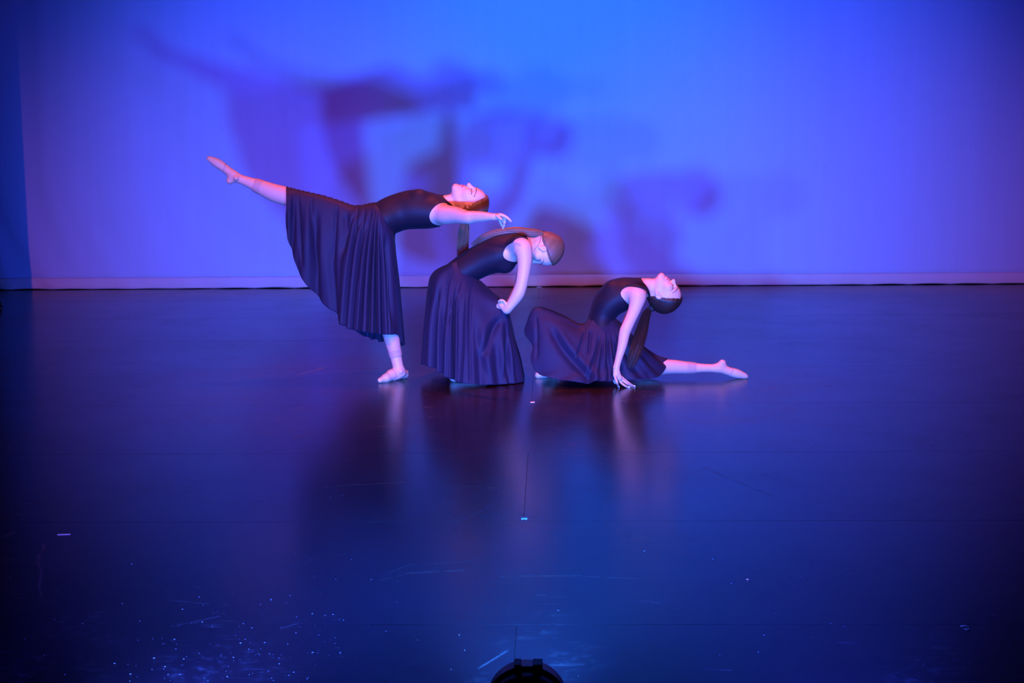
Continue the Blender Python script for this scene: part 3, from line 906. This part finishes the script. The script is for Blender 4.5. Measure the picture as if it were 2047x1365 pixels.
N_ = [[(572, 374, .03), (571.5, 386, -.05), (572.5, 415, -.075), (574, 456, -.06)],
      [(592, 379, .03), (591, 390, -.05), (588, 430, -.08), (582, 502, -.07)],
      [(618, 385, .03), (616, 398, -.06), (611, 470, -.09), (605, 553, -.07)],
      [(648, 392, .03), (645, 407, -.07), (640, 500, -.10), (641, 600, -.08)],
      [(680, 402, .03), (676, 418, -.08), (668, 520, -.12), (672, 628, -.11)],
      [(706, 411, .03), (702, 430, -.1), (690, 530, -.15), (684, 646, -.16)],
      [(725, 411, .02), (722, 430, -.12), (708, 540, -.18), (697, 657, -.2)],
      [(742, 406, 0), (738, 430, -.14), (725, 540, -.2), (715, 661, -.23)],
      [(752, 405, -.03), (750, 432, -.16), (742, 540, -.21), (738, 665, -.24)],
      [(757, 412, -.10), (758, 440, -.175), (757, 540, -.20), (760, 668, -.23)],
      [(765, 430, -.155), (768, 460, -.17), (775, 560, -.17), (778, 669, -.2)],
      [(776, 448, -.135), (780, 475, -.14), (787, 570, -.13), (793, 670, -.14)],
      [(785, 459, -.08), (787, 480, -.08), (795, 580, -.06), (803, 690, -.06)],
      [(789, 463, .0), (788, 482, .0), (796, 580, .0), (804, 688, .01)],
      [(785, 459, .08), (787, 480, .09), (792, 580, .09), (798, 682, .1)],
      [(776, 448, .135), (780, 472, .14), (784, 570, .15), (785, 684, .17)],
      [(765, 430, .155), (767, 455, .17), (768, 560, .18), (768, 684, .2)],
      [(757, 412, .10), (757, 438, .175), (752, 550, .19), (748, 678, .22)],
      [(750, 406, .04), (748, 425, .16), (735, 540, .2), (728, 672, .22)],
      [(740, 407, .03), (738, 422, .14), (722, 535, .18), (712, 662, .2)],
      [(706, 411, .03), (704, 425, .13), (690, 520, .17), (682, 640, .17)],
      [(680, 402, .03), (678, 415, .12), (668, 510, .15), (670, 622, .15)],
      [(648, 392, .03), (646, 405, .12), (641, 490, .14), (643, 595, .12)],
      [(618, 385, .03), (617, 397, .11), (613, 460, .14), (608, 548, .12)],
      [(592, 379, .03), (592, 389, .10), (589, 430, .13), (584, 495, .11)],
      [(572, 374, .03), (573, 386, .10), (574, 415, .125), (575, 450, .11)]]
def folds1(u, v, nr):
    spec = [(0.9, .1, .28, -.020, .10, .5), (2.0, .1, .35, .018, .15, .5), (2.6, .2, .22, -.018, .2, .5), (3.7, .3, .3, -.020, .25, .8), (5.0, .1, .30, .016, .1, .7),
            (5.6, .0, .16, -.030, .08, .5), (6.4, .0, .18, -.030, .1, .5), (7.2, .05, .15, -.034, .12, .5), (7.9, .05, .14, -.034, .1, .5), (8.55, .05, .15, -.036, .1, .5),
            (9.25, .0, .16, -.034, .15, .6), (10.1, -.3, .10, -.014, .15, .5), (11.35, .1, .16, -.026, .25, .8), (12.3, .1, .22, -.022, .12, .5),
            (14.5, 0, .3, -.02, .1, .6), (15.5, 0, .25, -.025, .1, .6), (16.4, 0, .2, -.03, .1, .6), (17.2, 0, .2, -.03, .1, .6), (18.1, 0, .2, -.03, .1, .6),
            (19.2, 0, .3, -.02, .1, .6), (20.6, 0, .4, -.02, .1, .6), (22.5, 0, .4, -.015, .1, .6)]
    f = creases(u, v, spec)
    ridge = np.exp(-(v / .08) ** 2) * ((u < 7) | (u > 19))
    return f + ridge * 0.0016 * (np.sin(u * 17) + .7 * np.sin(u * 29 + 1)) + 0.005 * np.clip(v * 8 + .5 * (u < 7), 0, 1) + .004 * np.sin(u * 2.3 + v * 3) * v
d.skirt(N_, False, folds1, 'long black skirt draped over the raised leg', 520, 80,
        [([(600, 392), (604, 450), (612, 530)], 4, -.012), ([(626, 396), (628, 440), (640, 560)], 4, -.010), ([(676, 410), (676, 450), (672, 520)], 4, -.010),
         ([(697, 425), (698, 470), (692, 505)], 7, -.020), ([(722, 420), (708, 440), (700, 470)], 3, -.010), ([(735, 425), (718, 470), (706, 560)], 3, -.009),
         ([(752, 420), (735, 470), (722, 560)], 3, -.009), ([(765, 450), (752, 500), (745, 600)], 3, -.010), ([(777, 470), (782, 560), (790, 640)], 4, -.016)])

lk = crom([d.p((913, 461, -.02)), d.p((906, 466, -.03)), d.p((893, 466, -.03)), d.p((880, 458, -.02)), d.p((874, 451, -.01))], 20)
o = mesh_obj('loose_strand', *tube(lk, 0.0008, 5), M['hair_brown']); adopt(o, d.hair_obj)
lk = crom([d.p((938, 449, -.01)), d.p((938.5, 460, -.01)), d.p((940, 471, -.01)), d.p((939, 476, -.01))], 16)
o = mesh_obj('loose_strand', *tube(lk, np.linspace(.002, .001, 16), 5), M['hair_brown']); adopt(o, d.hair_obj)

# ===== dancer bent forward in the middle
d = Dancer((930, 762), 0.14, 'dancer in the middle bent forward, head down, fist gripping her skirt')
d.chain([(892, 567, 0, 25), (907, 555, 0, 26.5), (938, 534, 0, 29), (972, 516, 0, 31), (1000, 506, 0, 34), (1022, 496, 0, 27), (1038, 490, 0, 20)], 0.03, [1.6, 1.55, 1.35, 1.4, 1.4, 1.6, 2.1])
for q in (-1, 1): d.ball((1011, 530, q * .06), 13, 0.04)
d.chain([(1038, 487, 0, 16), (1056, 487, 0, 14.5), (1078, 493, 0, 16)], 0.03)
for sgn in (-1, 1):
    dx = 0 if sgn < 0 else -3
    rr = 1 if sgn < 0 else .9
    d.chain([(1034, 492, sgn * .12, 19), (1045, 495, sgn * .165, 18 * rr), (1049, 520, sgn * .185, 15 * rr), (1045 + dx, 555, sgn * .20, 12.6 * rr), (1040 + dx, 577, sgn * .20, 12.0 * rr), (1033 + dx, 592, sgn * .195, 12.2 * rr), (1019 + dx, 612, sgn * .19, 9.2 * rr), (1013 + dx, 619, sgn * .183, 8.2 * rr)], 0.022)
    # fist closed on a handful of skirt
    d.seg((1013 + dx, 619, sgn * .183), (1005 + dx, 610, sgn * .172), 7.8, 8.2, .012, .85)
    for i, (kx, ky) in enumerate(((1007, 602), (1003, 604.5), (1000, 608), (999, 612.5))):
        yy = sgn * (.186 - i * .010)
        d.finger([(kx + dx + 2, ky + 2, yy), (kx + dx - 4.5, ky + 1, yy - sgn * .004), (kx + dx - 5, ky + 6.5, yy - sgn * .010), (kx + dx + 1, ky + 8.5, yy - sgn * .010)], 3.0, 2.5, .004)
    d.finger([(1012 + dx, 612, sgn * .195), (1008 + dx, 602.5, sgn * .20), (1001 + dx, 600, sgn * .198), (997 + dx, 602.5, sgn * .19)], 3.2, 2.4, .004)
    # legs under the skirt
    d.chain([(897, 577, sgn * .07, 23), (925, 640, sgn * .10, 23), (935, 668, sgn * .10, 18), (925, 705, sgn * .10, 16.5), (915, 740, sgn * .10, 10.5)], 0.02)
    a = d.p((915, 742, sgn * .10)); a[2] = .06
    hb = np.array([a[0] - .02, a[1], .026]); tb = np.array([a[0] + .145, a[1] - sgn * -.02, .014]); mi = (hb + tb) / 2 + [0, 0, .018]
    d.prims += [cone(a, hb, .03, .025, .015), cone(a, mi, .028, .026, .02), cone(mi, tb, .026, .014, .014, 1.3), cone(hb, tb, .022, .014, .012, 1.2)]
d.prims += d.head((1088, 498), 0, (.87, .49), (-.49, .87), 71, (.02, -.06), .14)
d.finish_body(); d.face()
poly = [(840, 640), (840, 470), (1000, 440), (1046, 462), (1053, 474), (1056, 481), (1054, 484), (1049, 475), (1040, 474.5), (1025, 480.5), (1014, 489), (1008, 499), (1007, 507), (1012, 514), (1022, 519), (1034, 522), (1040, 524), (1040, 556), (980, 570), (940, 640)]
g = poly_sd(d.S, crom(poly, 170, True)); g = np.where((np.abs(d.V[:, 1] - d.y0) > .168) & (d.S[:, 0] > 1000), -5, g)
d.shell('bodice', g, 0.005, M['dress'], None, -0.001, 'black sleeveless bodice')
sh = np.where(d.V[:, 2] < .1, d.S[:, 0] - 935, -5)
for nm in (-1, 1):
    d.shell('shoe', np.where((d.V[:, 1] - d.y0) * nm > 0, sh, -5), 0.0018, M['shoe'], None, -.001, 'nude half shoe under the skirt')
d.hair(M['hair_brown'], HAIRLINE, 0.009, 'light brown hair combed back tight', (0, -.49, .12), (0, -1, .2))
d.tie((1089, 468.5, 0), 0.017, (.9, 0, .35))
d.ponytail([(1092, 469, 0), (1078, 466.5, 0), (1058, 465.5, 0), (1030, 462.5, 0), (1000, 465.5, 0), (970, 475, 0), (944, 492, 0)], [.012, .022, .023, .020, .022, .024, .018], M['hair_brown'], 190, 5, 'long light brown ponytail lying along the back', flat=1.7)
# loose lock in front of the ear
lk = crom([d.p((1082, 472, -.05)), d.p((1079, 484, -.075)), d.p((1071, 496, -.08)), d.p((1066, 503, -.085))], 16)
o = mesh_obj('loose_lock', *tube(lk, np.linspace(.0016, .0008, 16), 6), M['hair_brown']); adopt(o, d.hair_obj)
R2 = [[(912, 521, 0), (868, 545, 0), (856.5, 580, 0), (850, 650, 0), (843, 729, 0)],
      [(914, 521, -.06), (876, 552, -.135), (866, 600, -.15), (860, 660, -.17), (856, 731, -.19)],
      [(920, 527, -.085), (893, 561, -.155), (882, 610, -.19), (880, 670, -.22), (879, 743, -.24)],
      [(926, 534, -.094), (908, 573, -.17), (902, 620, -.21), (900, 680, -.25), (899, 756, -.28)],
      [(936, 543, -.092), (926, 585, -.17), (924, 640, -.22), (925, 700, -.26), (925, 766, -.30)],
      [(946, 552, -.078), (945, 592, -.16), (950, 640, -.21), (955, 700, -.25), (960, 769, -.29)],
      [(953, 557, -.06), (962, 590, -.145), (977, 625, -.17), (985, 690, -.22), (990, 769, -.26)],
      [(957, 560, -.04), (976, 590, -.12), (999, 618, -.155), (1011, 690, -.19), (1018, 767, -.22)],
      [(959, 561, -.025), (980, 584, -.075), (1008, 613, -.125), (1026, 680, -.14), (1036, 765, -.15)],
      [(960, 561, .0), (982, 583, .0), (1012, 617, .02), (1028, 680, .03), (1043, 754, .03)],
      [(955, 563, .06), (978, 585, .12), (998, 616, .155), (1008, 680, .18), (1015, 745, .2)],
      [(940, 550, .10), (940, 600, .18), (945, 680, .22), (950, 740, .25)],
      [(920, 532, .105), (905, 580, .18), (900, 660, .23), (900, 735, .26)],
      [(914, 521, .06), (878, 554, .14), (868, 620, .16), (862, 725, .2)]]
def folds2(u, v, nr):
    spec = [(0.75, .0, .16, -.030, .3, .7), (1.55, .0, .20, -.034, .22, .7), (2.25, .1, .18, -.030, .3, .8), (2.75, .0, .2, .012, .3, .8), (3.25, .05, .13, -.036, .15, .6), (4.4, -.5, .07, -.010, .15, .5),
            (4.9, .15, .30, -.020, .25, .8), (6.0, .3, .35, -.020, .4, .9), (7.0, .1, .25, -.024, .55, .8), (7.9, .2, .3, .018, .55, .85), (8.5, .1, .2, -.022, .6, .85), (9.4, .1, .25, -.02, .6, .9),
            (10.5, 0, .3, -.03, .3, .8), (11.4, 0, .3, -.03, .3, .8), (12.3, 0, .3, -.03, .3, .8), (13.2, 0, .25, -.03, .3, .8)]
    return creases(u, v, spec) + 0.005 * np.clip(v * 6, 0, 1)
d.skirt(R2, True, folds2, 'long black skirt hanging in folds to the floor', 480, 90,
        [([(1003, 628), (988, 650), (970, 700)], 7, -.020), ([(1000, 622), (975, 640), (955, 700)], 9, .008), ([(1013, 632), (1017, 690), (1010, 762)], 6, -.018), ([(1020, 640), (1030, 700), (1034, 755)], 4, -.012),
         ([(904, 540), (897, 580), (896, 640)], 3, -.008), ([(928, 560), (912, 600), (898, 640)], 2, -.005), ([(945, 575), (943, 640), (946, 760)], 4, -.012), ([(965, 700), (975, 730), (985, 765)], 6, -.010)])

# ===== dancer in a deep lunge, arched back
d = Dancer((1205, 762), 0.08, 'dancer kneeling in a deep lunge, arched back with head dropped, hand on the floor')
d.chain([(1203, 678, 0, 31), (1202, 655, 0, 27), (1203, 632, 0, 23.5), (1216, 606, 0, 28), (1238, 590, 0, 31), (1260, 583, 0, 25), (1276, 580, 0, 18)], 0.03, [1.75, 1.7, 1.6, 1.6, 1.5, 1.7, 2.2])
for q in (-1, 1): d.ball((1224, 579, q * .058), 13, 0.04)
d.chain([(1276, 576, 0, 16), (1292, 572, 0, 15.5), (1310, 574, 0, 16)], 0.03)
d.chain([(1266, 588, -.11, 19), (1275, 592, -.15, 17.5), (1268, 620, -.18, 12.8), (1256, 648, -.205, 11.3), (1249, 664, -.215, 11.2), (1244, 690, -.235, 9.8), (1236, 720, -.255, 7.2), (1232, 736, -.265, 6.2)], 0.022)
d.chain([(1268, 588, .11, 19), (1277, 590, .15, 17), (1266, 620, .20, 12), (1252, 652, .23, 10.5), (1243, 688, .26, 8.5), (1238, 720, .28, 6.5)], 0.022)
d.prims.append(cone(d.p((1238, 720, .28)), d.p((1243, 730, .28)), .018, .02, .01))
for i in range(4): d.finger([(1244 + i, 730, .265 + i * .012), (1250 + i, 737, .26 + i * .016), (1255 + i, 742, .255 + i * .02)], 2.9, 2.1)
d.finger([(1240, 726, .26), (1246, 735, .235), (1250, 740, .225)], 3, 2.3)
# near hand, fingertips on the floor
d.seg((1232, 736, -.265), (1232, 747, -.268), 6.0, 7.6, .012, .75)
d.seg((1232, 747, -.268), (1238, 755, -.268), 7.4, 6.0, .012, .75)
def tip(px, py): q = ground(px, py - 2); return (px, py - 2.2, q[1] - d.y0)
d.finger([(1228, 748, -.275), (1231, 758, -.29), (1234, 766, -.295), tip(1236.5, 775.5)], 3.2, 2.2, .004)
d.finger([(1235, 755, -.262), (1241, 764, -.265), (1248, 770, -.275), tip(1257, 777)], 3.0, 2.1, .004)
d.finger([(1238, 753, -.26), (1246, 761, -.255), (1254, 767, -.26), tip(1263, 774.5)], 3.0, 2.1, .004)
d.finger([(1240, 751, -.255), (1249, 759, -.245), (1258, 766, -.245), tip(1267.5, 774)], 2.9, 2.0, .004)
d.finger([(1227, 745, -.255), (1226, 757, -.235), (1230, 766, -.225)], 3.0, 2.2, .004)
# front leg, knee up
d.chain([(1190, 690, -.07, 25), (1150, 682, -.065, 22), (1102, 652, -.06, 18), (1084, 640, -.06, 17), (1084, 680, -.06, 16), (1092, 715, -.06, 12), (1096, 738, -.06, 9.5)], 0.02)
t0 = ground(1076, 755); a = d.p((1096, 738, -.06)); a[2] = max(a[2], .06)
hb = np.array([a[0] + .025, t0[1] + .0, .024]); tb = np.array([t0[0], t0[1], .014]); mi = (hb + tb) / 2 + [0, 0, .018]
d.prims += [cone(a, hb, .027, .024, .015), cone(a, mi, .026, .025, .02), cone(mi, tb, .025, .014, .014, 1.3), cone(hb, tb, .022, .014, .012, 1.2)]
# back leg, stretched along the floor
d.chain([(1212, 690, .06, 29), (1262, 722, .05, 22), (1296, 738, .04, 17), (1318, 734, .03, 15), (1345, 733, .03, 13.8), (1375, 735, .03, 11.8), (1405, 735.5, .03, 8.8), (1428, 736, .03, 8.0)], 0.02)
d.chain([(1428, 736, .03, 8.2), (1442, 737, .03, 9), (1458, 742.5, .03, 8.6), (1474, 747, .03, 8.4), (1486, 750.5, .03, 5.6), (1492, 752.5, .03, 3.6)], 0.014)
d.chain([(1436, 735, .03, 8), (1444, 726, .03, 8.4)], 0.02)
d.prims += d.head((1328, 587), 0, (.7, .7), (.7, -.7), 71, (-.07, -.12), .28)
d.finish_body(); d.face(1.0)
poly = [(1150, 720), (1150, 530), (1270, 530), (1279, 551), (1284, 563), (1291, 571), (1297, 581), (1300, 592), (1297, 594), (1293, 584), (1287, 575), (1276, 569.5), (1260, 567.5), (1248, 570.5), (1240, 577), (1239, 584), (1245, 593), (1253, 602), (1259, 610), (1275, 625), (1260, 720)]
g = poly_sd(d.S, crom(poly, 170, True))
arm = np.abs(d.V[:, 1] - d.y0) > np.interp(d.S[:, 1], [575, 600, 612, 640, 660, 700], [.175, .15, .15, .15, .17, .19])
g = np.where(arm & (d.S[:, 0] > 1222), -5, g)
d.shell('bodice', g, 0.005, M['dress'], None, -0.001, 'black sleeveless bodice')
leg = (d.S[:, 0] > 1285) & (d.S[:, 1] > 690)
lx = d.S[:, 0]
t_ = d.shell('tights', np.where(leg, 1384 - lx, -5), 0.0012, M['tights'], None, -.001, 'tan tights on the stretched calf')
d.shell('tights_cuff', np.where(leg, np.minimum(lx - 1374, 1391.5 - lx), -5), 0.0028, M['cuff'], t_, -.001, 'rolled tights cuff')
sx = lx + (d.S[:, 1] - 745) * 0.5
sh = d.shell('shoe', np.where(leg, sx - 1462, -5), 0.0018, M['shoe'], None, -.001, 'nude half shoe on the stretched foot')
d.shell('shoe_band', np.where(leg, np.minimum(sx - 1461, 1463.6 - sx), -5), 0.0026, M['elastic'], sh, -.001)
d.shell('shoe', np.where((d.V[:, 2] < .1) & (lx < 1150), 1092 - lx, -5), 0.0018, M['shoe'], None, -.001, 'nude half shoe on the front foot')
d.hair(M['hair_dark'], HAIRLINE, 0.010, 'dark brown hair combed back smooth', (0, -.48, -.02), (0, -1, -.1))
d.tie((1303, 616, 0), 0.018, (-.8, 0, -.6))
d.ponytail([(1306, 614, 0), (1297, 620, .0), (1290, 635, -.05), (1282, 665, -.12), (1273, 695, -.195), (1264, 722, -.225), (1259, 736, -.235)], [.012, .022, .028, .034, .036, .034, .022], M['hair_dark'], 190, 8, 'long dark brown ponytail reaching the skirt')
for q in ((1237, 773, -.30), (1258, 774, -.29), (1268.5, 772, -.26)):
    tp = ground(q[0], q[1] + 1)
    d.nail((q[0], q[1] - .6, tp[1] - d.y0 - .004), (.6, 0, -.5), .0045)
R3 = [[(1177, 640, 0), (1162, 650, -.05), (1122, 630, -.06), (1084, 616, -.06), (1064, 621, -.06), (1054, 655, -.06)],
      [(1178, 638, -.05), (1158, 660, -.12), (1118, 645, -.14), (1082, 635, -.13), (1066, 648, -.13), (1051, 669, -.11)],
      [(1182, 638, -.06), (1160, 672, -.17), (1120, 665, -.18), (1085, 668, -.18), (1066, 692, -.16)],
      [(1185, 638, -.08), (1162, 682, -.19), (1126, 688, -.21), (1090, 698, -.21), (1062, 719, -.19)],
      [(1190, 637, -.088), (1169, 692, -.20), (1136, 714, -.23), (1105, 733, -.24), (1078, 748, -.23)],
      [(1196, 636, -.09), (1178, 700, -.21), (1152, 732, -.25), (1118, 759, -.28)],
      [(1203, 636, -.09), (1191, 700, -.21), (1177, 735, -.26), (1163, 765, -.30)],
      [(1209, 635, -.09), (1206, 700, -.21), (1204, 735, -.25), (1203, 762, -.29)],
      [(1215, 635, -.082), (1223, 695, -.19), (1231, 735, -.22), (1238, 760, -.25)],
      [(1220, 634, -.068), (1238, 683, -.17), (1262, 728, -.19), (1278, 758, -.2)],
      [(1223, 633, -.045), (1247, 668, -.13), (1285, 714, -.14), (1316, 753, -.12)],
      [(1224, 632, -.025), (1250, 660, -.07), (1290, 703, -.05), (1329, 736, -.03)],
      [(1224, 632, 0), (1247, 655, 0), (1281, 690, .03), (1311, 711, .045), (1332, 718, .045)],
      [(1226, 634, .055), (1245, 655, .12), (1285, 700, .14), (1322, 730, .12)],
      [(1210, 634, .11), (1215, 680, .2), (1220, 735, .25)],
      [(1190, 637, .10), (1165, 680, .17), (1140, 745, .22)],
      [(1180, 638, .05), (1150, 655, .1), (1100, 650, .08), (1068, 690, .08)]]
def folds3(u, v, nr):
    spec = [(6.0, .3, .18, -.010, .25, .6), (6.8, .1, .16, -.010, .25, .6),
            (7.5, .0, .16, -.014, .2, .6), (8.2, .0, .18, -.014, .25, .6), (9.0, .1, .25, -.016, .2, .6), (10.0, .2, .3, -.018, .3, .8), (11.2, .1, .25, -.012, .4, .8),
            (0.0, 0, .3, -.006, 0.0, .1), (13.5, 0, .3, -.02, .2, .7), (14.6, 0, .3, -.02, .2, .7), (15.6, 0, .3, -.02, .2, .7)]
    end = np.exp(-((v - 1) / .10) ** 2) * np.exp(-((u - 8) / 3.5) ** 2)
    wr = 0.0
    return creases(u, v, spec) + 0.005 * np.clip(v * 6, 0, 1) + end * .012 * np.cos(u * 5.5 + 1) + wr
d.skirt(R3, True, folds3, 'black skirt spread over the bent front knee', 540, 90,
        [([(1100, 648), (1130, 695), (1185, 750)], 8, -.022), ([(1112, 645), (1145, 690), (1200, 748)], 7, .010), ([(1073, 630), (1074, 660), (1074, 705)], 3, -.012),
         ([(1168, 655), (1160, 680), (1150, 705)], 3, -.010), ([(1180, 655), (1178, 675), (1174, 700)], 3, -.010), ([(1198, 665), (1190, 690), (1180, 715)], 4, -.010),
         ([(1212, 668), (1210, 700), (1205, 735)], 4, -.010), ([(1226, 665), (1226, 700), (1232, 740)], 5, -.010), ([(1255, 690), (1280, 725), (1300, 748)], 5, -.010)])

# ------------------------------------------------------------------ small things on the floor
M['tape'] = material('white_gaffer_tape', (0.8, 0.78, 0.74), 0.7)
def floor_strip(name, px, py, w_px, d_m, mat, label, category, group=None, rot=0.0, h=0.0008):
    q = ground(px, py); w = w_px * (CAM_D + q[1]) / F_PX
    o = mesh_obj(name, *box(-w / 2, w / 2, -d_m / 2, d_m / 2, 0.0, h), mat, smooth=False)
    o.location = (q[0], q[1], 0.0003); o.rotation_euler = (0, 0, rot)
    return tag(o, label, category, group)
floor_strip('tape_mark', 1064.5, 804, 9, 0.025, M['tape'], 'white tape mark on the centre line just in front of the dancers', 'tape', 'white marks on the centre line')
floor_strip('tape_mark', 1048, 1036, 12, 0.022, M['tape'], 'white tape mark at the near end of the centre seam', 'tape', 'white marks on the centre line')
floor_strip('tape_mark', 1078, 574.5, 10, 0.05, M['tape'], 'white tape mark at the foot of the backdrop', 'tape', 'white marks on the centre line')
floor_strip('tape_scrap', 128, 1068, 26, 0.012, material('pink_tape', (0.7, 0.5, 0.45), 0.7), 'thin pale tape scrap on the floor at left', 'tape', rot=0.12)
q = ground(1930, 1256)
v, f = tube(np.array([q + np.array(w) for w in ((-.012, .012, .003), (.004, .016, .004), (.012, .0, .003), (.006, -.014, .003), (-.008, -.016, .003))]), 0.002, 6)
tag(mesh_obj('ribbon_scrap', v, f, material('tan_ribbon', (0.10, 0.06, 0.04), 0.9)), 'small bent tan ribbon scrap on the floor at right', 'scrap')
def chip(name, px, py, r, mat, label):
    q = ground(px, py)
    V, F = lathe([(r, 0), (r * .9, r * .5), (r * .3, r * .7)], 7)
    o = mesh_obj(name, [(v[0] * 1.2, v[1], v[2]) for v in V], F, mat, smooth=False)
    o.location = (q[0], q[1], 0.0)
    return tag(o, label, 'debris')
chip('orange_chip', 1494, 1158, 0.004, material('orange_plastic', (0.9, 0.25, 0.08), 0.5), 'tiny orange chip on the floor at right')
# loose glitter and dust: uncountable
rng = np.random.default_rng(3)
V, F = [], []
for i in range(330):
    px = rng.random() * 2047; py = 790 + 570 * rng.random() ** .45
    if rng.random() > .35 and not (250 < px < 800 and py > 1150): px = rng.normal(520, 200); py = 1365 - abs(rng.normal(0, 110))
    q = ground(px, py); r = .0007 + .0022 * rng.random() ** 5
    b = len(V)
    V += [(q[0] + r * math.cos(a + i) * 1.3, q[1] + r * math.sin(a + i), .0012) for a in (0, 1.26, 2.5, 3.8, 5.0)] + [(q[0], q[1], .0012 + r * .5)]
    F += [(b + k, b + (k + 1) % 5, b + 5) for k in range(5)]
tag(mesh_obj('floor_glitter', V, F, material('pale_glitter', (0.22, 0.22, 0.25), 0.5), smooth=False), 'pale glitter and dust specks scattered on the black floor', 'glitter', kind='stuff')
